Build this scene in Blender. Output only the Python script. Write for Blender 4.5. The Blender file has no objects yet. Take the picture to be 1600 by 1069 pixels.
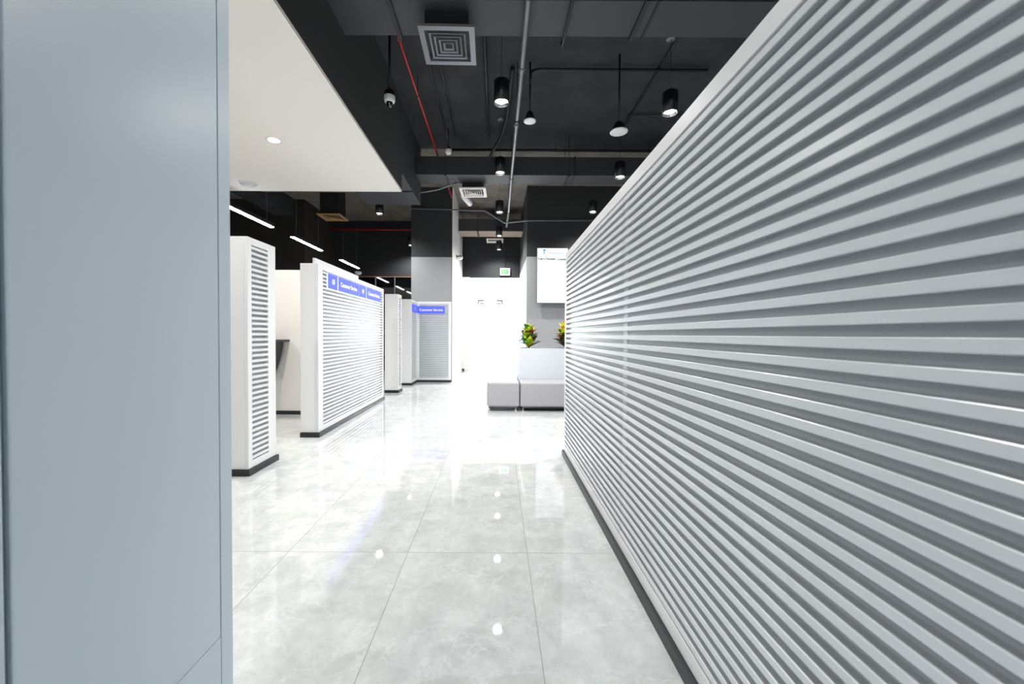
import bpy, bmesh, math, random
from mathutils import Vector, Matrix
random.seed(7)
PI = math.pi
S = bpy.context.scene
COL = S.collection

# ------------------------------------------------------------------ camera
cd = bpy.data.cameras.new('camera'); cam = bpy.data.objects.new('camera', cd); COL.objects.link(cam)
cd.sensor_width = 36.0; cd.lens = 620.0 * 36.0 / 1600.0
cd.shift_x = 23.0 / 1600.0
cd.clip_start = 0.02
cam.matrix_world = (Matrix.Translation((0, 0, 1.1)) @ Matrix.Rotation(math.radians(90 - 1.1), 4, 'X')
                    @ Matrix.Rotation(math.radians(0.35), 4, 'Z'))
cd.dof.use_dof = True; cd.dof.focus_distance = 4.5; cd.dof.aperture_fstop = 4.0
S.camera = cam
S.view_settings.view_transform = 'Standard'; S.view_settings.look = 'None'
S.view_settings.gamma = 1.0; S.view_settings.use_curve_mapping = False
S.view_settings.exposure = 0.4
# ------------------------------------------------------------------ sky through the door and the back opening added for cool fill
W = bpy.data.worlds.new('world'); S.world = W; W.use_nodes = True
W.node_tree.nodes['Background'].inputs[0].default_value = (0.90, 0.95, 1.0, 1)
W.node_tree.nodes['Background'].inputs[1].default_value = 10.5
LAMP_W = 124.0          # cylinder pendants
LAMP_GLOW = 40.0
LINEAR_GLOW = 28.0      # linear pendants
DOWN_W = 80.0           # recessed downlights

# ------------------------------------------------------------------ materials
def srgb(r, g, b):
    f = lambda c: (c / 255 / 12.92) if c / 255 <= 0.04045 else ((c / 255 + 0.055) / 1.055) ** 2.4
    return (f(r), f(g), f(b), 1)

def mat(name, col, rough=0.5, metal=0.0, spec=0.5, emit=None, estr=0.0, noise=None, bump=0.0, coat=0.0):
    m = bpy.data.materials.new(name); m.use_nodes = True
    nt = m.node_tree; b = nt.nodes['Principled BSDF']
    b.inputs['Base Color'].default_value = col
    b.inputs['Roughness'].default_value = rough
    b.inputs['Metallic'].default_value = metal
    b.inputs['Specular IOR Level'].default_value = spec
    b.inputs['Coat Weight'].default_value = coat
    if emit:
        b.inputs['Emission Color'].default_value = emit; b.inputs['Emission Strength'].default_value = estr
    if noise or bump:
        tc = nt.nodes.new('ShaderNodeTexCoord')
        n = nt.nodes.new('ShaderNodeTexNoise'); n.inputs['Scale'].default_value = noise[0] if noise else 60
        n.inputs['Detail'].default_value = 6
        nt.links.new(tc.outputs['Object'], n.inputs['Vector'])
        if noise:
            r = nt.nodes.new('ShaderNodeValToRGB')
            a = noise[1]
            r.color_ramp.elements[0].position = 0.3; r.color_ramp.elements[1].position = 0.7
            r.color_ramp.elements[0].color = tuple(c * (1 - a) for c in col[:3]) + (1,)
            r.color_ramp.elements[1].color = tuple(min(1, c * (1 + a)) for c in col[:3]) + (1,)
            nt.links.new(n.outputs['Fac'], r.inputs['Fac']); nt.links.new(r.outputs['Color'], b.inputs['Base Color'])
        if bump:
            bp = nt.nodes.new('ShaderNodeBump'); bp.inputs['Strength'].default_value = bump
            bp.inputs['Distance'].default_value = 0.002
            nt.links.new(n.outputs['Fac'], bp.inputs['Height']); nt.links.new(bp.outputs['Normal'], b.inputs['Normal'])
    return m

def two_tone(name, low, high, z, rough):
    """wall paint: one colour up to the height z, another above it"""
    m = mat(name, low, rough); nt = m.node_tree; b = nt.nodes['Principled BSDF']
    g = nt.nodes.new('ShaderNodeNewGeometry'); s = nt.nodes.new('ShaderNodeSeparateXYZ')
    c = nt.nodes.new('ShaderNodeMath'); c.operation = 'GREATER_THAN'; c.inputs[1].default_value = z
    x = nt.nodes.new('ShaderNodeMix'); x.data_type = 'RGBA'
    nt.links.new(g.outputs['Position'], s.inputs[0]); nt.links.new(s.outputs['Z'], c.inputs[0])
    nt.links.new(c.outputs[0], x.inputs['Factor'])
    x.inputs['A'].default_value = low; x.inputs['B'].default_value = high
    nt.links.new(x.outputs['Result'], b.inputs['Base Color'])
    return m

def floor_mat():
    m = mat('polished_marble_tile', srgb(215, 218, 217), 0.02, spec=0.55); nt = m.node_tree; N = nt.nodes.new; L = nt.links.new
    b = nt.nodes['Principled BSDF']
    g = N('ShaderNodeNewGeometry'); s = N('ShaderNodeSeparateXYZ'); L(g.outputs['Position'], s.inputs[0])
    def M(op, a, bb=None):
        n = N('ShaderNodeMath'); n.operation = op
        for i, v in enumerate((a, bb)):
            if v is None: continue
            if isinstance(v, (int, float)): n.inputs[i].default_value = v
            else: L(v, n.inputs[i])
        return n.outputs[0]
    u = M('DIVIDE', M('SUBTRACT', s.outputs['X'], 0.157), 0.6)
    v = M('DIVIDE', M('SUBTRACT', s.outputs['Y'], 1.977), 1.2)
    iu, iv = M('FLOOR', u), M('FLOOR', v)
    fu, fv = M('SUBTRACT', u, iu), M('SUBTRACT', v, iv)
    du = M('MULTIPLY', M('MINIMUM', fu, M('SUBTRACT', 1.0, fu)), 0.6)
    dv = M('MULTIPLY', M('MINIMUM', fv, M('SUBTRACT', 1.0, fv)), 1.2)
    joint = M('LESS_THAN', M('MINIMUM', du, dv), 0.0011)
    cid = N('ShaderNodeCombineXYZ'); L(iu, cid.inputs[0]); L(iv, cid.inputs[1])
    wn = N('ShaderNodeTexWhiteNoise'); wn.noise_dimensions = '3D'; L(cid.outputs[0], wn.inputs['Vector'])
    sc = N('ShaderNodeVectorMath'); sc.operation = 'SCALE'; sc.inputs['Scale'].default_value = 25; L(wn.outputs['Color'], sc.inputs[0])
    ad = N('ShaderNodeVectorMath'); ad.operation = 'ADD'; L(g.outputs['Position'], ad.inputs[0]); L(sc.outputs[0], ad.inputs[1])
    def noise(scale, detail, dist, rough=0.6):
        n = N('ShaderNodeTexNoise'); n.inputs['Scale'].default_value = scale; n.inputs['Detail'].default_value = detail
        n.inputs['Distortion'].default_value = dist; n.inputs['Roughness'].default_value = rough
        L(ad.outputs[0], n.inputs['Vector']); return n.outputs['Fac']
    cloud = N('ShaderNodeValToRGB'); L(noise(6.5, 12, 0.15, 0.75), cloud.inputs['Fac'])
    e = cloud.color_ramp.elements
    e[0].position = 0.30; e[0].color = srgb(184, 187, 186); e[1].position = 0.68; e[1].color = srgb(219, 222, 221)
    # thin pale veins: ridge of a noise around its middle value
    ridge = M('ABSOLUTE', M('SUBTRACT', noise(3.4, 10, 0.35), 0.5))
    vein = N('ShaderNodeMapRange'); vein.inputs['From Min'].default_value = 0.0; vein.inputs['From Max'].default_value = 0.014
    vein.inputs['To Min'].default_value = 0.55; vein.inputs['To Max'].default_value = 0.0; L(ridge, vein.inputs['Value'])
    vm = M('MULTIPLY', vein.outputs[0], noise(1.3, 2, 0))
    mx = N('ShaderNodeMix'); mx.data_type = 'RGBA'; L(vm, mx.inputs['Factor']); L(cloud.outputs['Color'], mx.inputs['A'])
    mx.inputs['B'].default_value = srgb(238, 239, 238)
    spots = N('ShaderNodeMapRange'); spots.inputs['From Min'].default_value = 0.62; spots.inputs['From Max'].default_value = 0.72
    spots.inputs['To Max'].default_value = 0.4; L(noise(22, 6, 0.2), spots.inputs['Value'])
    m2 = N('ShaderNodeMix'); m2.data_type = 'RGBA'; L(spots.outputs[0], m2.inputs['Factor']); L(mx.outputs['Result'], m2.inputs['A'])
    m2.inputs['B'].default_value = srgb(176, 179, 178)
    m3 = N('ShaderNodeMix'); m3.data_type = 'RGBA'; L(joint, m3.inputs['Factor']); L(m2.outputs['Result'], m3.inputs['A'])
    m3.inputs['B'].default_value = srgb(112, 112, 110)
    L(m3.outputs['Result'], b.inputs['Base Color'])
    jr = M('ADD', M('MULTIPLY', joint, 0.5), 0.018); L(jr, b.inputs['Roughness'])
    return m

def glass_mat(name, tint, refl):
    m = bpy.data.materials.new(name); m.use_nodes = True; nt = m.node_tree; nt.nodes.clear()
    o = nt.nodes.new('ShaderNodeOutputMaterial'); t = nt.nodes.new('ShaderNodeBsdfTransparent'); g = nt.nodes.new('ShaderNodeBsdfGlossy')
    t.inputs[0].default_value = tint; g.inputs['Roughness'].default_value = 0.0
    f = nt.nodes.new('ShaderNodeFresnel'); f.inputs['IOR'].default_value = refl
    x = nt.nodes.new('ShaderNodeMixShader'); nt.links.new(f.outputs[0], x.inputs[0]); nt.links.new(t.outputs[0], x.inputs[1])
    nt.links.new(g.outputs[0], x.inputs[2]); nt.links.new(x.outputs[0], o.inputs[0])
    return m

MT = dict(
    floor=floor_mat(),
    ceiling=mat('dark_painted_concrete', srgb(43, 45, 48), 0.85, noise=(2.5, 0.35), bump=0.3),
    bay=mat('bounce_lit_concrete', srgb(116, 109, 102), 0.9, noise=(2.5, 0.25), bump=0.3),  # lighter brown tone holds the warm door light bounced onto the concrete
    beige=mat('bounce_lit_duct_paint', srgb(160, 144, 134), 0.7),  # pale tone holds light bounced up from the floor by the door
    white=mat('white_powder_coat', srgb(234, 234, 234), 0.32),
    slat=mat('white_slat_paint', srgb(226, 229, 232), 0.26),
    backing=mat('grey_slat_recess', srgb(184, 187, 190), 0.28),  # darker grey for the recess backs and the rib returns
    cool=mat('pale_grey_lacquer', srgb(194, 206, 215), 0.28),
    soffit=mat('white_plasterboard', srgb(247, 242, 236), 0.8),
    wallwhite=mat('warm_white_paint', srgb(232, 228, 224), 0.7),
    plinth=mat('black_plinth', srgb(34, 36, 40), 0.35),
    black=mat('matt_black_paint', srgb(30, 32, 35), 0.75),
    fascia=mat('charcoal_bulkhead_paint', srgb(50, 51, 52), 0.8, noise=(1.5, 0.1)),
    duct=mat('charcoal_duct_paint', srgb(54, 56, 61), 0.6),
    ductblack=mat('black_duct_paint', srgb(30, 31, 34), 0.6),
    column=two_tone('column_paint', srgb(160, 161, 163), srgb(46, 47, 49), 2.86, 0.7),
    darkwall=mat('black_wall_paint', srgb(36, 37, 40), 0.8),
    brownwall=mat('dark_brown_wall_paint', srgb(44, 41, 39), 0.8),
    lampblack=mat('black_lamp_housing', srgb(12, 14, 20), 0.35),
    chrome=mat('chrome', srgb(225, 226, 228), 0.12, 1.0),
    steel=mat('galvanised_steel', srgb(128, 130, 133), 0.42, 0.6),
    bulb=mat('lamp_glow', srgb(255, 255, 255), 0.5, emit=(0.95, 0.98, 1.0, 1), estr=LAMP_GLOW),
    tube=mat('linear_lamp_glow', srgb(255, 255, 255), 0.5, emit=(0.97, 0.98, 1.0, 1), estr=LINEAR_GLOW),
    red=mat('red_pipe_paint', srgb(165, 22, 34), 0.4),
    conduit=mat('black_conduit', srgb(30, 32, 34), 0.5),
    greymetal=mat('grey_metal', srgb(120, 124, 130), 0.4, 0.4),
    whiteplastic=mat('white_plastic', srgb(232, 232, 232), 0.4),
    cream=mat('cream_diffuser_paint', srgb(232, 222, 218), 0.5),
    tan=mat('tan_diffuser_paint', srgb(176, 140, 96), 0.5),
    void=mat('duct_interior', srgb(14, 14, 15), 0.9),
    sign=mat('blue_sign_face', srgb(78, 90, 235), 0.5, spec=0.25, emit=srgb(80, 94, 245), estr=0.55),
    letter=mat('white_sign_letter', srgb(245, 247, 255), 0.4, emit=(1, 1, 1, 1), estr=0.4),
    screen=mat('lit_screen', srgb(30, 30, 30), 0.2, emit=(0.95, 0.975, 1.0, 1), estr=1.0),
    ink=mat('screen_ink_blue', srgb(20, 30, 40), 0.4, emit=srgb(20, 75, 115), estr=0.3),
    inkpale=mat('screen_ink_pale', srgb(20, 30, 40), 0.4, emit=srgb(170, 190, 212), estr=0.75),
    teal=mat('screen_emblem_teal', srgb(20, 40, 50), 0.4, emit=srgb(60, 160, 180), estr=0.75),
    bezel=mat('screen_bezel', srgb(24, 25, 28), 0.4),
    fabric=mat('grey_ottoman_fabric', srgb(172, 171, 175), 0.7, noise=(220, 0.10), bump=0.25),
    planter=mat('planter_white', srgb(222, 227, 234), 0.35),
    soil=mat('soil', srgb(46, 36, 28), 0.95, noise=(40, 0.4)),
    leafdark=mat('leaf_dark_green', srgb(38, 66, 44), 0.4, noise=(30, 0.5)),
    leafgreen=mat('leaf_green', srgb(62, 128, 52), 0.4, noise=(25, 0.4)),
    leafyellow=mat('leaf_yellow_green', srgb(205, 214, 40), 0.4, noise=(20, 0.3)),
    leaforange=mat('leaf_orange', srgb(226, 132, 46), 0.4, noise=(20, 0.35)),
    leafred=mat('leaf_dark_red', srgb(110, 44, 44), 0.4, noise=(25, 0.4)),
    exitwhite=mat('exit_box_white', srgb(205, 208, 208), 0.6),
    exitgreen=mat('exit_green_face', srgb(40, 120, 50), 0.6, spec=0.2, emit=srgb(110, 232, 125), estr=0.42),
    exitpale=mat('exit_pale_mark', srgb(90, 140, 90), 0.6, spec=0.2, emit=srgb(195, 246, 200), estr=0.5),
    glass=glass_mat('clear_glass', (0.96, 0.98, 0.97, 1), 1.45),
    darkglass=mat('dark_glass', srgb(10, 11, 12), 0.03, spec=1.0),
    pavement=mat('pale_pavement', srgb(205, 203, 198), 0.8, noise=(3, 0.06)),
    bronze=mat('bronze_trim', srgb(170, 140, 110), 0.4, 0.6),
)

# ------------------------------------------------------------------ mesh builder
class MB:
    def __init__(s): s.v = []; s.f = []; s.mi = []; s.cur = 0; s.sm = []
    def add(s, vs, fs, smooth=False):
        o = len(s.v); s.v += [tuple(p) for p in vs]
        for f in fs: s.f.append([i + o for i in f]); s.mi.append(s.cur); s.sm.append(smooth)
        return s
    def box(s, a, b):
        (x0, y0, z0), (x1, y1, z1) = a, b
        x0, x1 = sorted((x0, x1)); y0, y1 = sorted((y0, y1)); z0, z1 = sorted((z0, z1))
        return s.add([(x0, y0, z0), (x1, y0, z0), (x1, y1, z0), (x0, y1, z0), (x0, y0, z1), (x1, y0, z1), (x1, y1, z1), (x0, y1, z1)],
                     [(0, 3, 2, 1), (4, 5, 6, 7), (0, 1, 5, 4), (1, 2, 6, 5), (2, 3, 7, 6), (3, 0, 4, 7)])
    def tube(s, pts, r, n=12, caps=True):
        """round bar through a list of points"""
        P = [Vector(p) for p in pts]; rings = []
        up = None
        for i, p in enumerate(P):
            d = ((P[i + 1] - p) if i < len(P) - 1 else (p - P[i - 1])).normalized()
            if 0 < i < len(P) - 1: d = ((P[i + 1] - p).normalized() + (p - P[i - 1]).normalized()).normalized()
            if up is None: up = d.orthogonal().normalized()
            a = (up - d * up.dot(d)).normalized(); up = a; b = d.cross(a)
            rr = r[i] if isinstance(r, (list, tuple)) else r
            rings.append([p + (a * math.cos(2 * PI * k / n) + b * math.sin(2 * PI * k / n)) * rr for k in range(n)])
        vs = [q for R in rings for q in R]; fs = []
        for i in range(len(P) - 1):
            for k in range(n):
                k2 = (k + 1) % n; fs.append((i * n + k, i * n + k2, (i + 1) * n + k2, (i + 1) * n + k))
        s.add(vs, fs, True)
        if caps:
            s.add(rings[0], [tuple(reversed(range(n)))]); s.add(rings[-1], [tuple(range(n))])
        return s
    def lathe(s, c, prof, n=32, axis=(0, 0, 1), close=False):
        """profile of (radius, height) turned about an axis through c"""
        ax = Vector(axis).normalized(); a = ax.orthogonal().normalized(); b = ax.cross(a); c = Vector(c)
        vs = []; fs = []
        for (r, h) in prof:
            for k in range(n):
                t = 2 * PI * k / n; vs.append(c + ax * h + (a * math.cos(t) + b * math.sin(t)) * r)
        for i in range(len(prof) - 1):
            for k in range(n):
                k2 = (k + 1) % n; fs.append((i * n + k, i * n + k2, (i + 1) * n + k2, (i + 1) * n + k))
        s.add(vs, fs, True)
        return s
    def prism(s, poly, fn, d0, d1):
        """polygon (list of 2-D points) extruded between two depths; fn(a, b, d) -> 3-D"""
        n = len(poly)
        vs = [fn(a, b, d0) for a, b in poly] + [fn(a, b, d1) for a, b in poly]
        fs = [tuple(range(n)), tuple(reversed(range(n, 2 * n)))] + [(i, (i + 1) % n, n + (i + 1) % n, n + i) for i in range(n)]
        return s.add(vs, fs)
    def build(s, name, m, parent=None, origin=None, bevel=0.0, kind=None, recalc=True):
        root = parent
        while root is not None and root.parent is not None: root = root.parent
        if root is not None: off = Vector(root.location)
        elif origin is not None: off = Vector(origin)
        else: off = Vector((0, 0, 0))
        me = bpy.data.meshes.new(name)
        me.from_pydata([Vector(p) - off for p in s.v], [], s.f)
        for mm in (m if isinstance(m, (list, tuple)) else [m]): me.materials.append(mm)
        me.polygons.foreach_set('material_index', s.mi); me.polygons.foreach_set('use_smooth', s.sm)
        bm = bmesh.new(); bm.from_mesh(me)
        bmesh.ops.remove_doubles(bm, verts=bm.verts, dist=1e-6)
        if recalc: bmesh.ops.recalc_face_normals(bm, faces=bm.faces)
        bm.to_mesh(me); bm.free()
        o = bpy.data.objects.new(name, me); COL.objects.link(o)
        if parent is not None: o.parent = parent
        else: o.location = off
        if bevel:
            md = o.modifiers.new('bevel', 'BEVEL'); md.width = bevel; md.segments = 3; md.limit_method = 'ANGLE'
            for p in me.polygons: p.use_smooth = True
            md.harden_normals = True
        if kind: o['kind'] = kind
        return o

def box(a, b): return MB().box(a, b)
def tag(o, label, cat, group=None):
    o['label'] = label; o['category'] = cat
    if group: o['group'] = group
    return o
def thing(name, label, cat, loc=(0, 0, 0), group=None):
    o = bpy.data.objects.new(name, None); COL.objects.link(o); o.location = loc; o.empty_display_size = 0.1
    return tag(o, label, cat, group)
def struct(name, mb, m, label=None, bevel=0.0):
    o = mb.build(name, m, kind='structure', bevel=bevel); o['label'] = label or name; o['category'] = 'setting'
    return o
def dup(o, loc=None, parent=None):
    c = o.copy(); COL.objects.link(c)
    if parent is not None: c.parent = parent
    if loc is not None: c.location = loc
    for ch in list(o.children): dup(ch, None, c)
    return c
def text_part(name, body, size, m, parent, M, depth=0.001, align='CENTER', sx=1.0, bold=0.0):
    cu = bpy.data.curves.new(name, 'FONT'); cu.body = body; cu.size = size; cu.extrude = depth; cu.offset = bold
    cu.align_x = align; cu.align_y = 'CENTER'
    t = bpy.data.objects.new(name, cu); COL.objects.link(t)
    dg = bpy.context.evaluated_depsgraph_get(); me = bpy.data.meshes.new_from_object(t.evaluated_get(dg))
    bpy.data.objects.remove(t)
    root = parent
    while root.parent is not None: root = root.parent
    me.transform(Matrix.Translation(-Vector(root.location)) @ M @ Matrix.Diagonal((sx, 1, 1, 1)))
    me.materials.clear(); me.materials.append(m)
    o = bpy.data.objects.new(name, me); COL.objects.link(o); o.parent = parent
    return o

# ================================================================== the setting
CZ = 4.45           # ceiling height
FAR = 11.85         # far wall
struct('floor', box((-9, -5, -0.15), (7, FAR + 0.3, 0)), MT['floor'], 'polished pale grey marble tile floor')
struct('ceiling', box((-9, -5, CZ), (7, 7.25, CZ + 0.2)), MT['ceiling'], 'dark painted concrete ceiling')
struct('ceiling_bay', box((-9, 7.25, CZ), (7, FAR + 0.3, CZ + 0.2)), MT['bay'], 'concrete ceiling of the far bays with warm door bounce painted in')
struct('wall_left', box((-9.2, -5, 0), (-9, FAR + 0.3, CZ)), MT['darkwall'], 'dark wall at the far left of the hall')
struct('wall_right', box((7, -5, 0), (7.2, FAR + 0.3, CZ)), MT['wallwhite'], 'wall to the right of the hall')
# back wall with an opening added behind the camera for cool fill light
wb = MB()
wb.box((-9, -5.2, 0), (-0.9, -5, CZ)); wb.box((0.9, -5.2, 0), (7, -5, CZ)); wb.box((-0.9, -5.2, 2.4), (0.9, -5, CZ))
struct('wall_back', wb, MT['wallwhite'], 'wall behind the entrance aisle')
wf = MB()
for x in (-0.9, -0.03, 0.84): wf.box((x, -5.15, 0.06), (x + 0.06, -5.05, 2.34))
wf.box((-0.9, -5.15, 2.34), (0.9, -5.05, 2.4)); wf.box((-0.9, -5.15, 0), (0.9, -5.05, 0.06))
o = struct('fill_window', wf, MT['greymetal'], 'added window frame behind the camera for cool fill light')
# far wall: dark header over everything, doorway on the right, dark glass on the left
HZ = 2.80
struct('wall_far', box((-4.85, FAR, HZ), (0.86, FAR + 0.2, CZ)), MT['darkwall'], 'black header wall above the bright doorway')
struct('wall_far_jamb', box((-1.4, FAR - 0.02, 0), (-0.83, FAR + 0.2, HZ)), MT['wallwhite'], 'warm white wall strip left of the doorway')
struct('baseboard_far', box((-1.4, FAR - 0.035, 0), (-0.98, FAR - 0.02, 0.07)), MT['plinth'], 'black skirting left of the doorway')
struct('window_3', box((-4.85, FAR, 0), (-1.4, FAR + 0.05, HZ)), MT['darkglass'], 'dark reflective glass wall under the header')
for i, x in enumerate((-4.20, -3.63, -3.06, -2.49)): struct('trim_%d' % (8 + i), box((x - .012, FAR - .03, 0), (x + .012, FAR, HZ - .02)), MT['greymetal'], 'thin grey mullion of the dark glass wall')
struct('trim_2', box((-4.85, FAR - 0.03, HZ - 0.02), (-1.4, FAR, HZ)), MT['bronze'], 'thin bronze trim along the header')
# left side walls around the counter hall
struct('wall_left_return', box((-9, 10.0, 0), (-4.85, FAR + 0.3, CZ)), MT['brownwall'], 'dark wall return at the back of the counter hall')
# right-hand feature wall with the screen
struct('wall_screen', box((0.655, 9.0, 0), (7, FAR + 0.3, CZ)), MT['column'], 'wall painted grey below and black above behind the screen')
# square column
struct('wall_column', box((-1.98, 9.12, 0), (-1.04, 10.75, CZ)),
       [MT['column']], 'square column painted grey below and charcoal above')
struct('trim_3', box((-1.042, 9.10, 0), (-1.03, 10.75, CZ)), MT['wallwhite'], 'pale lining on the aisle side of the column')
struct('wall_column_link', box((-1.4, 10.75, 0), (-1.05, FAR, CZ)), MT['wallwhite'], 'pale wall between column and doorway')
# white soffit with dark fascia
struct('trim_1', box((-9, -5, 3.16), (-1.40, 5.80, 3.19)), MT['soffit'], 'lowered white plasterboard soffit on the left')
struct('trim_4', box((-1.44, -5, 3.19), (-1.40, 5.80, CZ)), MT['fascia'], 'dark fascia rising from the edge of the white soffit')
struct('trim_5', box((-9, 5.76, 3.19), (-1.44, 5.80, CZ)), MT['fascia'], 'dark end of the soffit bulkhead')
# ceiling beams of the counter hall
bb = MB(); bb.box((-5.6, 5.8, 4.05), (-5.1, 10.0, CZ)); struct('trim_6', bb, MT['ceiling'], 'concrete beam over the counter hall')
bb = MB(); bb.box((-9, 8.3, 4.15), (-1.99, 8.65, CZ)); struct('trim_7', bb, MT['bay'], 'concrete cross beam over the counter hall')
# doorway: frameless glass doors and the street outside
dr = thing('door_1', 'bright frameless glass double door at the end of the aisle', 'door', (0.01, FAR + 0.1, 0)); dr['kind'] = 'structure'
for a, b in ((-0.83, -0.60), (-0.592, -0.226), (-0.218, 0.152), (0.16, 0.655)):
    h0, h1 = (0.012, 2.10) if a in (-0.592, -0.218) else (0.0, HZ)
    box((a, FAR + 0.09, h0), (b, FAR + 0.102, h1)).build('glass_pane', MT['glass'], dr)
box((-0.595, FAR + 0.09, 2.108), (0.155, FAR + 0.102, HZ)).build('glass_pane', MT['glass'], dr)
for sx, x in ((1, -0.60), (-1, 0.16)):
    p = MB(); p.box((x, FAR + 0.06, 2.085), (x + sx * 0.20, FAR + 0.13, 2.145)); p.box((x, FAR + 0.06, 2.0), (x + sx * 0.05, FAR + 0.13, 2.085))
    p.box((x + sx * 0.07, FAR + 0.065, 2.005), (x + sx * 0.20, FAR + 0.125, 2.05))
    p.build('patch_fitting', MT['greymetal'], dr)
for x in (-0.25, -0.19):
    MB().tube([(x, FAR + 0.05, 0.85), (x, FAR + 0.05, 1.35)], 0.012).build('handle', MT['chrome'], dr)
struct('ground', box((-14, FAR + 0.3, -0.12), (14, FAR + 30, -0.02)), MT['pavement'], 'pale pavement outside the doorway')
struct('ground', box((-14, -25, -0.12), (14, -5, -0.02)), MT['pavement'], 'pale pavement outside the added back opening')
k = MB()
for x0, x1 in ((-4, -0.6), (-0.5, 3)): k.box((x0, FAR + 6, -0.02), (x1, FAR + 6.3, 0.42))
k.build('low_wall', MT['pavement']); tag(bpy.data.objects['low_wall'], 'low pale wall outside beyond the glass door', 'wall')
bpy.data.objects['low_wall']['kind'] = 'structure'

# ================================================================== slatted partitions
H0, H1 = 0.105, 1.775      # bottom and top of the fluted zone
PH = 1.835                 # partition height
NR = 40
def flutes(mb, fn, u0, u1, z0=H0, z1=H1, n=NR, d=0.020, c=0.0016):
    """fluted board: square ribs with softened edges, one continuous sheet; fn(u, w, z), w = 0 is the rib face, negative is deeper"""
    p = (z1 - z0) / n; prof = [(-d, z0)]
    for i in range(n):
        a = z0 + p * i + p * 0.25; b = a + p * 0.5
        prof += [(-d, a), (-c, a), (0, a + c), (0, b - c), (-c, b), (-d, b)]
    prof.append((-d, z1))
    m = len(prof)
    vs = [fn(u0, w, z) for w, z in prof] + [fn(u1, w, z) for w, z in prof]
    for i in range(m - 1):
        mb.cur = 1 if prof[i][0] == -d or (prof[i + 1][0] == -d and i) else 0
        mb.add([vs[i], vs[i + 1], vs[m + i + 1], vs[m + i]], [(0, 1, 2, 3)])
    # back of the sheet
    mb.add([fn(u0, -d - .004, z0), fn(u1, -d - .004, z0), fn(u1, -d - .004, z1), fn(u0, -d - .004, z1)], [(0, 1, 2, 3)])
    return mb

def fbox(mb, fn, u0, u1, w0, w1, z0, z1):
    a, b = fn(u0, w0, z0), fn(u1, w1, z1)
    return mb.box(a, b)

def partition(label, fn, u0, u1, thick, stile0, stile1, joints=(), plinth_ends=(1, 1), group='white slatted partitions', height=PH):
    base = fn((u0 + u1) / 2, -thick / 2, 0)
    t = thing('slatted_partition', label, 'partition', (base[0], base[1], 0), group)
    top = height - 0.055
    # body behind the fluted face, rails and stiles around it
    body = MB(); fbox(body, fn, u0, u1, -thick, -0.0265, 0.05, height); body.build('core', MT['white'], t, bevel=0.002)
    fr = MB()
    fbox(fr, fn, u0, u0 + stile0, -0.026, 0, 0.05, height); fbox(fr, fn, u1 - stile1, u1, -0.026, 0, 0.05, height)
    fr.build('stile', MT['white'], t, bevel=0.0015)
    fr = MB(); fbox(fr, fn, u0 + stile0, u1 - stile1, -0.026, 0, top, height); fr.build('top_rail', MT['white'], t, bevel=0.0015)
    fr = MB(); fbox(fr, fn, u0 + stile0, u1 - stile1, -0.026, 0, 0.05, H0); fr.build('bottom_rail', MT['white'], t, bevel=0.0015)
    edges = [u0 + stile0] + list(joints) + [u1 - stile1]
    for i in range(len(edges) - 1):
        g0 = 0.0015 if i > 0 else 0.0; g1 = 0.0015 if i < len(edges) - 2 else 0.0
        f = MB(); flutes(f, fn, edges[i] + g0, edges[i + 1] - g1, H0, top)
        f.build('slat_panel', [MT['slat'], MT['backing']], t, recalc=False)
    for j in joints:
        f = MB(); fbox(f, fn, j - 0.03, j + 0.03, -0.0245, -0.0175, H0, top); f.build('joint_strip', MT['white'], t)
    pl = MB(); e0, e1 = 0.016 * plinth_ends[0], 0.016 * plinth_ends[1]
    fbox(pl, fn, u0 - e0, u1 + e1, -thick, 0.016, 0.0, 0.048); pl.build('plinth', MT['plinth'], t, bevel=0.001)
    return t

right = lambda u, w, z: (0.6125 - w, u, z)
left = lambda X: (lambda u, w, z: (X + w, u, z))
part_right = partition('long white slatted partition filling the right side of the aisle', right, -1.2, 3.60, 0.16, 0.06, 0.05, joints=(1.95,))
part_a = partition('narrow white slatted pier nearest the left foreground panel', left(-1.905), 3.03, 3.41, 0.21, 0.05, 0.11, plinth_ends=(1, 1))
part_b = partition('white slatted partition carrying the counter 18 and 19 signs', left(-1.885), 4.18, 6.58, 0.19, 0.11, 0.06)
part_c = partition('small white slatted pier just past the counter 18 and 19 partition', left(-1.84), 7.37, 7.63, 0.25, 0.05, 0.05)
part_d = partition('white slatted pier at the corner by the grey column', left(-1.83), 8.45, 9.04, 0.25, 0.05, 0.05)
face = lambda u, w, z: (u, 9.04 - w, z)
part_e = partition('grey shaded slatted panel facing down the aisle on the column', face, -1.828, -1.052, 0.06, 0.05, 0.06, plinth_ends=(0, 0))

# upstand panel standing on the counter 18 partition
t = thing('screen_panel', 'plain white upstand panel along the top of the counter 18 partition', 'panel', (-1.935, 4.85, PH))
box((-1.948, 4.19, PH), (-1.920, 5.49, 1.893), ).build('panel', MT['white'], t, bevel=0.002)
# rear booth wall
t = thing('booth_wall', 'plain warm white booth wall between the two nearest slatted pieces', 'partition', (-4.3, 5.36, 0))
box((-6.5, 5.36, 0.05), (-2.085, 5.42, 1.95)).build('panel', MT['wallwhite'], t)
box((-6.5, 5.345, 0), (-2.085, 5.42, 0.05)).build('plinth', MT['plinth'], t)

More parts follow.
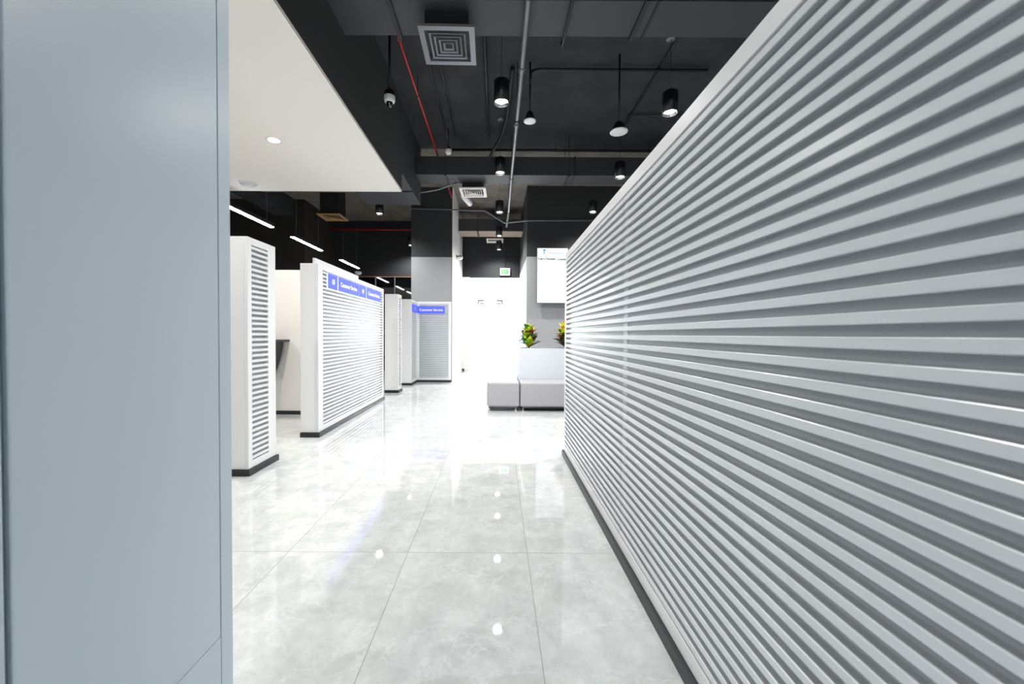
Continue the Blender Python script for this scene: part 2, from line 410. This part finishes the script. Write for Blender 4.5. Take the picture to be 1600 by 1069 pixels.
# near left foreground panel
t = thing('panel_partition', 'tall smooth pale blue-grey panel filling the left foreground', 'partition', (-0.9, 0.4, 0))
PX, PT = -0.82, 2.45
box((PX - 0.16, -1.2, 0.0), (PX - 0.012, 1.215, PT)).build('core', MT['cool'], t)
box((PX - 0.012, 0.664, 0.193), (PX, 1.168, PT)).build('face_panel', MT['cool'], t, bevel=0.003)
box((PX - 0.012, -1.2, 0.193), (PX, 0.654, PT)).build('face_panel', MT['cool'], t, bevel=0.003)
box((PX - 0.012, -1.2, 0.0), (PX, 1.168, 0.190)).build('kick_panel', MT['cool'], t, bevel=0.001)
box((PX - 0.16, 1.1705, 0.0), (PX, 1.222, PT)).build('edge_post', MT['cool'], t, bevel=0.002)

# ------------------------------------------------------------------ signs
def side_M(x, y, z):       # text readable from the aisle on a face looking towards +X
    return Matrix.Translation((x, y, z)) @ Matrix(((0, 0, 1, 0), (1, 0, 0, 0), (0, 1, 0, 0), (0, 0, 0, 1)))
def front_M(x, y, z):      # text on a face looking towards the camera (-Y)
    return Matrix.Translation((x, y, z)) @ Matrix.Rotation(PI / 2, 4, 'X')
def counter_sign(label, y0, y1, ysplit, num):
    x = -1.885; z0, z1 = 1.600, 1.762
    t = thing('counter_sign', label, 'sign', (x, y0, z0), 'blue counter signs')
    box((x + 0.001, y0, z0 - .004), (x + 0.012, y1, z1 + .004)).build('backing', MT['letter'], t)
    box((x + 0.012, y0 + .006, z0), (x + 0.016, ysplit - .014, z1)).build('number_plate', MT['sign'], t)
    box((x + 0.012, ysplit + .014, z0), (x + 0.016, y1 - .006, z1)).build('text_plate', MT['sign'], t)
    zc = (z0 + z1) / 2
    text_part('number', num, 0.085, MT['letter'], t, side_M(x + .0165, (y0 + ysplit) / 2, zc))
    text_part('lettering', 'Customer Service', 0.075, MT['letter'], t, side_M(x + .0165, (ysplit + y1) / 2, zc), sx=1.0)
counter_sign('blue sign reading 18 Customer Service, nearer half of the pair', 4.385, 5.362, 4.662, '18')
counter_sign('blue sign reading 19 Customer Service, farther half of the pair', 5.366, 6.38, 5.673, '19')
t = thing('counter_sign', 'blue Customer Service sign on the grey panel facing the aisle', 'sign', (-1.5, 9.03, 1.58), 'blue counter signs')
box((-1.82, 9.026, 1.572), (-1.205, 9.039, 1.725)).build('text_plate', MT['sign'], t)
text_part('lettering', 'Customer Service', 0.074, MT['letter'], t, front_M(-1.51, 9.025, 1.645))
t = thing('counter_sign', 'small blue sign numbered 2 on the corner pier', 'sign', (-1.83, 8.7, 1.58), 'blue counter signs')
box((-1.829, 8.50, 1.585), (-1.817, 8.98, 1.738)).build('number_plate', MT['sign'], t)
text_part('number', '2', 0.085, MT['letter'], t, side_M(-1.8165, 8.80, 1.66))

# ------------------------------------------------------------------ black counter seen past the first pier
t = thing('counter', 'black counter edge with curved support showing beside the nearest left pier', 'counter', (-3.3, 4.95, 0))
box((-4.2, 4.75, 0.985), (-2.80, 5.355, 1.015)).build('worktop', MT['plinth'], t, bevel=0.004)
prof = [(-2.86, 0.985)] + [(-2.86 - 0.17 * (k / 12) ** 1.7, 0.985 - 0.55 * (k / 12)) for k in range(1, 13)] + [(-3.10, 0.435), (-3.10, 0.985)]
m_ = MB(); m_.prism(prof, lambda a, b, d: (a, d, b), 5.06, 5.30); m_.build('support', MT['plinth'], t)
box((-4.1, 5.0, 0), (-3.10, 5.33, 0.985)).build('cabinet', MT['wallwhite'], t)

# ================================================================== seating island
def ottoman(label, x0, y0, x1, y1):
    t = thing('ottoman', label, 'ottoman', ((x0 + x1) / 2, (y0 + y1) / 2, 0), 'grey ottomans around the planter')
    box((x0, y0, 0.065), (x1, y1, 0.415)).build('cushion', MT['fabric'], t, bevel=0.03)
    b = MB(); b.box((x0 + .03, y0 + .03, 0.045), (x1 - .03, y1 - .03, 0.067)); b.build('base', MT['plinth'], t)
    for x in (x0 + .045, x1 - .045):
        for y in (y0 + .045, y1 - .045):
            MB().lathe((x, y, 0), [(0.0, 0), (0.022, 0), (0.022, 0.005), (0.018, 0.008), (0.018, 0.045), (0, 0.045)], 16).build('leg', MT['chrome'], t)
ottoman('grey fabric ottoman bench at the aisle end of the planter', -0.145, 5.64, 0.322, 7.00)
ottoman('grey fabric ottoman bench in front of the white planter', 0.332, 5.64, 2.0, 6.05)
t = thing('planter', 'white rectangular planter box rising between the ottomans', 'planter', (1.2, 6.3, 0))
p = MB()
x0, x1, y0, y1, zt = 0.33, 2.4, 6.07, 6.57, 0.89
p.box((x0, y0, 0), (x1, y0 + .03, zt)); p.box((x0, y1 - .03, 0), (x1, y1, zt)); p.box((x0, y0 + .03, 0), (x0 + .03, y1 - .03, zt))
p.box((x1 - .03, y0 + .03, 0), (x1, y1 - .03, zt)); p.box((x0 + .03, y0 + .03, 0), (x1 - .03, y1 - .03, 0.05))
p.build('box', MT['planter'], t)
box((x0 + .03, y0 + .03, 0.05), (x1 - .03, y1 - .03, 0.85)).build('soil', MT['soil'], t)

def leaf(mb, base, yaw, pitch, L, Wd, curl, mi):
    """broad pointed leaf, folded along its midrib, arching over"""
    n = 7; pts = []; p = Vector(base); a = pitch
    for i in range(n + 1):
        t = i / n
        w = Wd * math.sin(PI * min(1, (t * 0.93 + 0.07)) ** 0.85) * (1 if t < 1 else 0.02)
        pts.append((p.copy(), w, a))
        d = Vector((math.cos(yaw) * math.cos(a), math.sin(yaw) * math.cos(a), math.sin(a)))
        p += d * (L / n); a -= curl / n
    side = Vector((-math.sin(yaw), math.cos(yaw), 0))
    vs = []
    for q, w, a in pts:
        nrm = Vector((-math.cos(yaw) * math.sin(a), -math.sin(yaw) * math.sin(a), math.cos(a)))
        vs += [q + side * w + nrm * w * .35, q, q - side * w + nrm * w * .35]
    mb.cur = mi
    fs = []
    for i in range(n): fs += [(3 * i, 3 * i + 1, 3 * i + 4, 3 * i + 3), (3 * i + 1, 3 * i + 2, 3 * i + 5, 3 * i + 4)]
    mb.add(vs, fs, True)
def croton(label, x, y, seed, h=0.42):
    rnd = random.Random(seed)
    t = thing('croton_plant', label, 'plant', (x, y, 0.85), 'crotons in the planter')
    st = MB(); st.tube([(x, y, 0.851), (x + .005, y, 1.0), (x - .004, y, 1.2)], [0.012, 0.010, 0.006], 8); st.build('stem', MT['leafred'], t)
    f = MB()
    for i in range(64):
        k = i / 63; z = 0.90 + (h - 0.20) * k
        yaw = i * 2.399963 + rnd.uniform(-.3, .3)
        pitch = 0.45 + 0.75 * k + rnd.uniform(-.15, .25)
        L = rnd.uniform(.20, .26) * (1.0 - 0.18 * k)
        if k > 0.6: mi = rnd.choice([2, 2, 2, 2, 2, 3, 1])
        elif k > 0.28: mi = rnd.choice([0, 0, 0, 1, 4, 0, 2, 3])
        else: mi = rnd.choice([1, 1, 0, 1, 0, 2, 4])
        leaf(f, (x + .008 * math.cos(yaw), y + .008 * math.sin(yaw), z), yaw, pitch, L, rnd.uniform(.05, .068), rnd.uniform(-1.1, 1.0), mi)
    f.build('foliage', [MT['leafdark'], MT['leafgreen'], MT['leafyellow'], MT['leaforange'], MT['leafred']], t, recalc=False)
croton('leafy croton with yellow and red leaves at the aisle end of the planter', 0.50, 6.3, 3)
croton('croton half hidden behind the right slatted partition', 1.08, 6.3, 9, 0.46)

# ------------------------------------------------------------------ wall screen
TX0, TX1, TZ0, TZ1, TY = 0.872, 1.565, 1.80, 3.03, 8.86
t = thing('wall_screen_display', 'bright white portrait display screen on the grey and black wall', 'screen', (1.22, TY, TZ0))
box((TX0, TY, TZ0), (TX1, TY + .05, TZ1)).build('housing', MT['bezel'], t, bevel=0.003)
box((TX0 + .008, TY - .002, TZ0 + .01), (TX1 - .008, TY, TZ1 - .008)).build('panel', MT['screen'], t)
def on_screen(a, b): return (TX0 + a * (TX1 - TX0), TZ1 - b * (TZ1 - TZ0))      # fractions from the top left
em = MB()
ex, ez = on_screen(0.235, 0.055)
em.lathe((ex, TY - .003, ez + .012), [(0, 0), (0.026, 0), (0.026, 0.001), (0, 0.001)], 20, (0, 1, 0))
em.prism([(ex - .02, ez - .02), (ex + .012, ez - .03), (ex + .004, ez - .06), (ex - .012, ez - .082), (ex - .016, ez - .05)], lambda a, b, d: (a, d, b), TY - .004, TY - .0021)
em.build('emblem', MT['teal'], t)
ln = MB()
def bar(mb, a0, a1, b, h):
    xa, z = on_screen(a0, b); xb, _ = on_screen(a1, b); mb.box((xa, TY - .0035, z - h / 2), (xb, TY - .0021, z + h / 2))
for a0, a1, b, h in ((.36, .82, .075, .012), (.34, .84, .098, .016)): bar(ln, a0, a1, b, h)
for i in range(2): bar(ln, .03, .97, .325 + i * .045, .003)
bar(ln, .03, .33, .285, .012); bar(ln, .03, .08, .255, .010)
ln.build('caption', MT['inkpale'], t)
x_, z_ = on_screen(.03, .20)
text_part('heading', 'Token Number', 0.062, MT['ink'], t, front_M(x_, TY - .0035, z_), align='LEFT', bold=0.0025)
x_, z_ = on_screen(.64, .205)
text_part('heading', 'Counter', 0.062, MT['ink'], t, front_M(x_, TY - .0035, z_), align='LEFT', bold=0.0025)
box((1.05, TY + .05, 2.2), (1.4, 9.0, 2.6)).build('bracket', MT['bezel'], t)

# ------------------------------------------------------------------ exit sign
t = thing('exit_sign', 'green and white exit sign box hung above the bright doorway', 'sign', (0.21, FAR - .05, 2.86))
ex0, ex1, ez0, ez1, ey = 0.07, 0.365, 2.85, 3.06, FAR - .075
box((ex0, ey, ez0), (ex1, ey + .055, ez1)).build('housing', MT['exitwhite'], t, bevel=0.004)
box((ex0 + .045, ey - .002, ez0 + .035), (ex1 - .045, ey, ez1 - .03)).build('face', MT['exitgreen'], t)
r = MB(); cx, cz = 0.24, 2.955          # running figure and doorway
fy = lambda a, b, d: (cx + a, d, cz + b)
r.lathe((cx + .012, ey - .0035, cz + .05), [(0, 0), (.011, 0), (.011, .001), (0, .001)], 12, (0, 1, 0))
for poly in ([(-.012, .038), (.014, .034), (.004, -.008), (-.016, -.004)], [(.010, .034), (.036, .012), (.031, .005), (.006, .022)],
             [(-.012, .036), (-.034, .014), (-.028, .008), (-.008, .024)], [(-.004, -.004), (.018, -.018), (.012, -.05), (.003, -.05), (.006, -.022), (-.012, -.010)],
             [(-.016, -.002), (-.022, -.028), (-.046, -.034), (-.044, -.043), (-.012, -.036), (-.004, -.006)],
             [(-.085, .055), (-.05, .055), (-.05, -.055), (-.085, -.055)]):
    r.prism(poly, fy, ey - .0035, ey - .0021)
r.build('running_figure', MT['exitpale'], t)
MB().tube([(0.215, ey + .025, ez1), (0.215, ey + .025, CZ)], 0.008, 8).build('rod', MT['conduit'], t)

# ================================================================== ceiling services
def duct(label, y0, y1, x0, x1, drop_x=None):
    t = thing('air_duct', label, 'duct', ((x0 + x1) / 2, (y0 + y1) / 2, 3.81), 'rectangular air ducts')
    b = MB(); b.box((x0, y0, 3.81), (x1, y1, 4.12)); b.build('body', MT['duct'], t, bevel=0.004)
    x = x0 + 2.7
    while x < x1 - .1:
        fl = MB()
        fl.box((x - .012, y0 - .012, 3.812), (x + .012, y0, 4.12)); fl.box((x - .012, y1, 3.812), (x + .012, y1 + .012, 4.12))
        fl.box((x - .012, y0 - .012, 4.12), (x + .012, y1 + .012, 4.132)); fl.box((x - .012, y0 - .012, 3.80), (x + .012, y1 + .012, 3.812))
        fl.build('flange', MT['ductblack'], t); x += 1.6
    x = x0 + .5
    while x < x1:
        h = MB()
        for y in (y0 - .02, y1 + .02): h.tube([(x, y, 3.80), (x, y, CZ)], 0.005, 8)
        h.box((x - .02, y0 - .03, 3.785), (x + .02, y1 + .03, 3.81))
        h.build('hanger', MT['ductblack'], t); x += 2.1
    return t
duct('wide dark duct crossing the ceiling nearest the camera', 3.27, 3.66, -1.40, 7.0)
duct('dark duct crossing the ceiling behind the second middle pendant', 6.80, 7.20, -1.40, 7.0)
d3 = duct('dark duct with bounce light painted underneath just in front of the far header', 10.45, 11.05, -1.03, 0.655)
box((-1.03, 10.455, 3.798), (0.655, 11.045, 3.809)).build('underside_bounce', MT['beige'], d3)['label'] = 'pale beige floor bounce painted under the duct'  # thin sheet added to carry the painted bounce light
t = thing('air_duct', 'boxed dark duct stub beyond the end of the white soffit', 'duct', (-1.8, 6.5, 3.42), 'rectangular air ducts')
box((-2.35, 5.81, 3.44), (-1.405, 7.25, CZ - .004)).build('body', MT['duct'], t, bevel=0.003)
box((-2.35, 6.55, 3.425), (-1.405, 6.57, 3.44)).build('flange', MT['ductblack'], t)

def diffuser(label, cx, cy, z, a, m, neck_top, ang=0.0):
    t = thing('ceiling_diffuser', label, 'air diffuser', (cx, cy, z), 'square air diffusers')
    R = Matrix.Translation((cx, cy, z)) @ Matrix.Rotation(ang, 4, 'Z')
    def ring(mb, ro, zo, ri, zi):
        vs = []
        for r_, z_ in ((ro, zo), (ri, zi), (ri, zi + .003), (ro, zo + .003)):
            vs += [R @ Vector((sx * r_, sy * r_, z_)) for sx, sy in ((-1, -1), (1, -1), (1, 1), (-1, 1))]
        fs = []
        for j in range(4):
            for k in range(4):
                fs.append((j * 4 + k, j * 4 + (k + 1) % 4, ((j + 1) % 4) * 4 + (k + 1) % 4, ((j + 1) % 4) * 4 + k))
        mb.add(vs, fs)
    f = MB(); ring(f, a, 0.0, a * .80, 0.0); ring(f, a, 0.02, a * .985, 0.0); ring(f, a * .80, 0.0, a * .78, 0.035); f.build('frame', m, t)
    for r_ in (.66, .50, .34):
        f = MB(); ring(f, a * r_, 0.0, a * (r_ - .06), 0.006); f.build('vane', m, t)
    f = MB(); ring(f, a * .19, 0.0, a * .13, .006); f.build('vane', m, t)
    n = MB(); q = a * .78
    def rb(x0, y0, z0, x1, y1, z1):
        c = [R @ Vector(p) for p in ((x0, y0, z0), (x1, y0, z0), (x1, y1, z0), (x0, y1, z0), (x0, y0, z1), (x1, y0, z1), (x1, y1, z1), (x0, y1, z1))]
        n.add(c, [(0, 3, 2, 1), (4, 5, 6, 7), (0, 1, 5, 4), (1, 2, 6, 5), (2, 3, 7, 6), (3, 0, 4, 7)])
    rb(-q, -q, .04, q, q, neck_top - z - .001); n.build('neck', MT['ductblack'], t)
    return t
diffuser('dark grey square diffuser under the nearest duct', -0.445, 3.56, 3.64, .235, MT['greymetal'], 3.811, 0.02)
diffuser('cream square diffuser under the second duct', -0.455, 7.33, 3.69, .235, MT['cream'], 3.945, -0.03)
diffuser('small far cream diffuser in front of the doorway header', -0.085, 11.30, 3.74, .235, MT['cream'], 3.945)
diffuser('tan square diffuser over the counter hall on the left', -3.70, 8.95, 3.69, .26, MT['tan'], CZ, 0.0)
# connecting elbows from duct to the offset diffusers
b = box((-.64, 7.203, 3.95), (-.27, 7.50, 4.11)).build('air_duct', MT['ductblack'], origin=(-.45, 7.3, 3.95)); tag(b, 'short black duct elbow above the cream diffuser', 'duct')
b = box((-.27, 11.053, 3.95), (-.01, 11.48, 4.11)).build('air_duct', MT['ductblack'], origin=(-.08, 11.2, 3.95)); tag(b, 'short black duct elbow above the far diffuser', 'duct')
# white tubular lamp hung at the corner of the cream diffuser
t = thing('tube_lamp', 'short white tubular lamp beyond the corner of the cream diffuser', 'lamp', (-.61, 7.8, 3.7))
MB().lathe((-.675, 7.62, 3.75), [(0, 0), (.05, 0.0), (.058, .01), (.058, .40), (.05, .41), (0, .41)], 20, (.28, .95, -.08)).build('housing', MT['whiteplastic'], t)
MB().tube([(-.615, 7.82, 3.78), (-.615, 7.82, CZ)], .006, 8).build('rod', MT['conduit'], t)

# cylinder pendants
def pendant(label, x, y, zb=3.60):
    t = thing('pendant_lamp', label, 'pendant lamp', (x, y, zb), 'black cylinder pendant lamps')
    R = 0.084; h = 0.235
    MB().lathe((x, y, zb), [(R - .006, 0.0), (R, 0.0), (R, h - .006), (R - .006, h), (0, h)], 40).build('housing', MT['lampblack'], t)
    MB().lathe((x, y, zb), [(R - .006, 0.0), (R - .010, .004), (R - .022, .028)], 40).build('reflector', MT['chrome'], t)
    MB().lathe((x, y, zb), [(R - .022, .026), (0, .026)], 32).build('bulb', MT['bulb'], t)
    MB().tube([(x, y, zb + h), (x, y, CZ - .02)], .003, 6).build('cable', MT['conduit'], t)
    MB().lathe((x, y, CZ), [(0, -.03), (.045, -.03), (.05, -.024), (.05, 0)], 24).build('canopy', MT['greymetal'], t)
    ld = bpy.data.lights.new('pendant_beam', 'SPOT'); ld.energy = LAMP_W; ld.spot_size = math.radians(150); ld.spot_blend = 0.8
    ld.shadow_soft_size = 0.06; ld.color = (1.0, 0.99, 0.975)
    lo = bpy.data.objects.new('beam', ld); COL.objects.link(lo); lo.parent = t; lo.location = (0, 0, -0.01)
    return t
YS = (2.35, 4.34, 6.22, 8.20, 10.15, 11.68)
names = ['middle-row black pendant just out of view above', 'nearest black pendant in the middle row, beside the grey pipe',
         'second black pendant in the middle row, in front of a duct', 'third black pendant in the middle row', 'fourth black pendant in the middle row, before the far duct',
         'farthest black pendant in the middle row, above the exit sign']
for y, n in list(zip(YS, names))[1:]: pendant(n, 0.03, min(y, 11.3), 3.5 if y > 11 else 3.6)
pendant('middle-row black pendant hung overhead nearest the entrance', 0.03, 2.35)
for y, n in ((2.5, 'right-row black pendant hidden behind the partition top'), (4.52, 'nearest black pendant above the right slatted partition'), (6.35, 'second black pendant above the right slatted partition'),
             (8.15, 'farthest black pendant above the right slatted partition')): pendant(n, 1.93, y)
for y, n in ((8.35, 'black pendant over the counter hall beside the column'), (11.3, 'small far black pendant at the left edge of the column')): pendant(n, -2.48, y)

# linear pendants
def linear(label, y0, y1):
    X, Z = -3.84, 2.89
    t = thing('linear_lamp', label, 'linear lamp', (X, (y0 + y1) / 2, Z), 'linear pendant lamps over the counters')
    box((X - .035, y0, Z + .012), (X + .035, y1, Z + .075)).build('housing', MT['lampblack'], t)
    box((X - .034, y0 + .004, Z), (X + .034, y1 - .004, Z + .012)).build('diffuser', MT['tube'], t)
    for y in (y0 + .15, y1 - .15): MB().tube([(X, y, Z + .075), (X, y, 3.16 if y < 5.8 else CZ)], .002, 6).build('cable', MT['greymetal'], t)
linear('nearest linear lamp over the counters, cut by the foreground panel', 5.42, 6.78)
linear('second linear lamp over the counters, above the counter 18 partition', 7.44, 8.68)
linear('farthest linear lamp over the counters, beside the dark header', 9.74, 10.98)

# recessed downlights and detector in the soffit
def downlight(label, x, y, z=3.16):
    t = thing('downlight', label, 'downlight', (x, y, z - .01), 'recessed soffit downlights')
    MB().lathe((x, y, z), [(.052, 0), (.060, -.004), (.072, -.003), (.074, 0)], 32).build('trim_ring', MT['whiteplastic'], t)
    MB().lathe((x, y, z), [(.055, -.0025), (0, -.0025)], 32).build('bulb', MT['bulb'], t)
    ld = bpy.data.lights.new('downlight_beam', 'SPOT'); ld.energy = DOWN_W; ld.spot_size = math.radians(165); ld.spot_blend = 0.6; ld.shadow_soft_size = .05
    ld.color = (1.0, 0.97, 0.92)
    lo = bpy.data.objects.new('beam', ld); COL.objects.link(lo); lo.parent = t; lo.location = (0, 0, -.01)
downlight('round glowing downlight in the white soffit', -2.40, 4.28)
for (x, y) in ((-4.4, 4.28), (-4.4, 2.2), (-2.4, 2.2)): downlight('soffit downlight out of view of the aisle', x, y)
t = thing('smoke_detector', 'pale dome detector near the back edge of the white soffit', 'smoke detector', (-3.44, 5.5, 3.12))
MB().lathe((-3.44, 5.5, 3.16), [(.115, 0), (.112, -.012), (.09, -.02)], 32).build('base', MT['whiteplastic'], t)
MB().lathe((-3.44, 5.5, 3.16), [(.085, -.018), (.075, -.045), (.05, -.058), (0, -.06)], 32).build('dome', MT['whiteplastic'], t)

# dome cameras
def dome_camera(label, x, y, z, r, rod_top):
    t = thing('dome_camera', label, 'camera', (x, y, z))
    if rod_top: MB().tube([(x, y, z + .09), (x, y, rod_top)], .014, 10).build('rod', MT['conduit'], t)
    MB().lathe((x, y, z), [(0, .10), (r * .8, .10), (r, .07), (r, .04)], 24).build('mount', MT['lampblack'], t)
    MB().lathe((x, y, z), [(r, .042), (r, 0), (r * .85, -.02), (r * .62, -.025)], 24).build('housing', MT['whiteplastic'], t)
    MB().lathe((x, y, z), [(r * .62, -.024), (r * .55, -.05), (r * .3, -.068), (0, -.072)], 24).build('lens_dome', MT['darkglass'], t)
dome_camera('white dome camera hung on a black rod beside the fascia', -1.17, 4.30, 3.60, .058, CZ)
t = thing('bullet_camera', 'small black and white camera on the aisle side of the column', 'camera', (-1.0, 9.9, 3.0))
box((-1.03, 9.85, 2.99), (-1.018, 9.95, 3.07)).build('bracket', MT['lampblack'], t)
MB().lathe((-0.95, 9.9, 2.98), [(0, .06), (.07, .06), (.085, .045), (.085, .03)], 20).build('mount', MT['lampblack'], t)
MB().tube([(-1.02, 9.9, 3.03), (-.95, 9.9, 3.03)], .02, 8).build('arm', MT['lampblack'], t)
MB().lathe((-0.95, 9.9, 2.98), [(.085, .03), (.08, 0), (.05, -.03), (0, -.04)], 20).build('housing', MT['whiteplastic'], t)
t = thing('dome_camera', 'tiny white dome camera on the dark header above the glass wall', 'camera', (-4.12, FAR - .1, 2.84))
MB().lathe((-4.12, FAR - .1, 2.90), [(0, .03), (.09, .03), (.1, .01), (.1, -.03), (.06, -.07), (0, -.08)], 20).build('housing', MT['whiteplastic'], t)
box((-4.16, FAR - .1, 2.915), (-4.08, FAR, 2.93)).build('bracket', MT['lampblack'], t)
# small wall boxes on the column side
t = box((-1.031, 10.05, 1.26), (-.985, 10.16, 1.36)).build('wall_box', MT['whiteplastic'], origin=(-1.03, 10.1, 1.26), bevel=.004)
tag(t, 'small white box mounted on the aisle side of the column', 'wall box')
t = box((-1.031, 10.0, .36), (-1.018, 10.09, .48)).build('wall_socket', MT['whiteplastic'], origin=(-1.03, 10.05, .36), bevel=.003)
tag(t, 'small white socket low on the aisle side of the column', 'socket')

# hung detectors and speakers
t = thing('smoke_detector', 'small white detector hung under the ceiling beside the red pipe', 'smoke detector', (-.82, 6.55, 4.05))
MB().lathe((-.82, 6.55, 4.06), [(.03, .07), (.05, .055), (.05, .03), (.048, .0), (.03, -.02), (0, -.024)], 20).build('housing', MT['whiteplastic'], t)
MB().lathe((-.82, 6.55, 4.06), [(0, .10), (.035, .10), (.035, .07)], 16).build('mount', MT['lampblack'], t)
MB().tube([(-.82, 6.55, 4.15), (-.82, 6.55, CZ)], .008, 8).build('rod', MT['conduit'], t)
def speaker(label, x, y, z, r, top):
    t = thing('ceiling_speaker', label, 'speaker', (x, y, z), 'hung white speakers')
    MB().lathe((x, y, z), [(0, .11), (r * .45, .11), (r * .62, .07), (r * .9, .012)], 28).build('housing', MT['lampblack'], t)
    MB().lathe((x, y, z), [(r * .9, .012), (r, .010), (r, 0), (r * .8, -.006), (0, -.008)], 28).build('grille', MT['whiteplastic'], t)
    MB().tube([(x, y, z + .11), (x, y, top)], .012, 8).build('rod', MT['conduit'], t)
speaker('round white speaker hung to the right of the grey pipe', .385, 4.95, 3.73, .075, CZ)
speaker('larger round white speaker hung near the right partition', 1.44, 4.80, 3.53, .105, CZ)

# pipes and conduits
def pipe(name, label, cat, pts, r, m, coup=(), hang=(), group=None):
    t = thing(name, label, cat, pts[0], group)
    MB().tube(pts, r, 12).build('pipe', m, t)
    for c, d in coup:
        c = Vector(c); d = Vector(d).normalized() * .035
        MB().tube([c - d, c + d], r * 1.35, 12).build('coupling', MT['steel'] if m is not MT['red'] else m, t)
    for (x, y, z) in hang:
        b = MB(); b.tube([(x, y, z + r), (x, y, CZ)], .005, 6); b.tube([(x, y - .012, z), (x, y + .012, z)], r * 1.25, 12); b.build('hanger', MT['conduit'], t)
    return t
pipe('red_pipe', 'long thin red pipe running under the ceiling along the aisle', 'pipe', [(-1.05, -1, 4.19), (-1.05, 10.8, 4.19)], .015, MT['red'],
     coup=(((-1.05, 4.2, 4.19), (0, 1, 0)), ((-1.05, 8.6, 4.19), (0, 1, 0))), hang=((-1.05, 1.8, 4.19), (-1.05, 5.2, 4.19), (-1.05, 8.0, 4.19)))
pipe('red_pipe', 'thin red pipe crossing the dark back wall of the counter hall', 'pipe', [(-4.84, FAR - .35, 4.1), (-1.99, FAR - .35, 4.1)], .022, MT['red'], hang=((-3.4, FAR - .35, 4.1),))
pipe('steel_pipe', 'long grey steel pipe running down the middle of the ceiling', 'pipe', [(.228, -1, 3.745), (.228, 4.3, 3.745), (.222, 6.5, 3.745), (.228, 8.4, 3.735), (.21, 9.7, 3.72)], .026, MT['steel'],
     coup=(((.228, 4.0, 3.745), (0, 1, 0)), ((.224, 5.05, 3.745), (0, 1, 0))), hang=((.228, 3.15, 3.745), (.226, 4.95, 3.745), (.225, 6.75, 3.745), (.226, 8.6, 3.733)))
pipe('conduit', 'black conduit bent over to the smaller speaker', 'conduit', [(2.6, 5.0, 4.40), (.50, 5.0, 4.40), (.43, 5.0, 4.385), (.395, 4.97, 4.34), (.385, 4.95, 4.2)], .018, MT['conduit'])
pipe('conduit', 'dark conduit running along the ceiling over the right pendants', 'conduit', [(2.0, .5, 4.43), (2.0, 6.78, 4.43)], .016, MT['conduit'])
pipe('conduit', 'dark conduit crossing just below the ceiling above the second duct', 'conduit', [(-.8, 6.95, 4.30), (3.5, 6.95, 4.30)], .022, MT['conduit'], hang=((1.0, 6.95, 4.30), (2.6, 6.95, 4.30)))
pipe('conduit', 'thin conduit crossing the ceiling to the right of the larger speaker', 'conduit', [(1.93, 6.05, 4.42), (4.2, 6.05, 4.42)], .011, MT['conduit'])
pipe('conduit', 'thin dark conduit to the left of the hung white detector', 'conduit', [(-.86, 3.7, 4.42), (-.86, 6.8, 4.42)], .012, MT['conduit'])
pipe('conduit', 'thin dark conduit to the right of the hung white detector', 'conduit', [(-.72, 3.7, 4.42), (-.72, 6.8, 4.42)], .012, MT['conduit'])
pipe('conduit', 'pair-like dark conduit left of the nearest middle pendant', 'conduit', [(-.165, 3.7, 4.40), (-.165, 6.8, 4.40)], .018, MT['conduit'])
pipe('conduit', 'short dark rod under the nearest duct right of the grey pipe', 'conduit', [(.585, 3.0, 3.775), (.585, 3.72, 3.775), (.585, 3.75, 3.79), (.585, 3.76, 3.84)], .012, MT['conduit'], hang=((.585, 3.12, 3.775),))
pipe('flexible_hose', 'black flexible hose drooping behind the grey pipe', 'hose', [(.17, 5.0, 4.41), (.15, 5.5, 4.39), (.12, 6.1, 4.36), (.03, 6.5, 4.27), (-.10, 6.68, 4.15), (-.155, 6.77, 4.05)], .028, MT['conduit'])
pipe('conduit', 'thin grey conduit dipping across in front of the column top', 'conduit', [(-2.0, 9.08, 3.95), (-.30, 9.05, 3.90), (.15, 9.02, 3.62), (.66, 8.975, 3.66), (3.0, 8.975, 3.68)], .016, MT['greymetal'])
pipe('cable', 'slack grey cable looping from the second duct to the bulkhead', 'cable', [(-.74, 7.1, 3.79), (-.85, 7.08, 3.74), (-1.05, 7.05, 3.65), (-1.25, 7.02, 3.60), (-1.40, 7.0, 3.575)], .012, MT['greymetal'])
pipe('conduit', 'grey conduit dropped above the exit sign', 'conduit', [(.225, FAR - .012, 3.45), (.645, FAR - .012, 3.45)], .010, MT['conduit'])
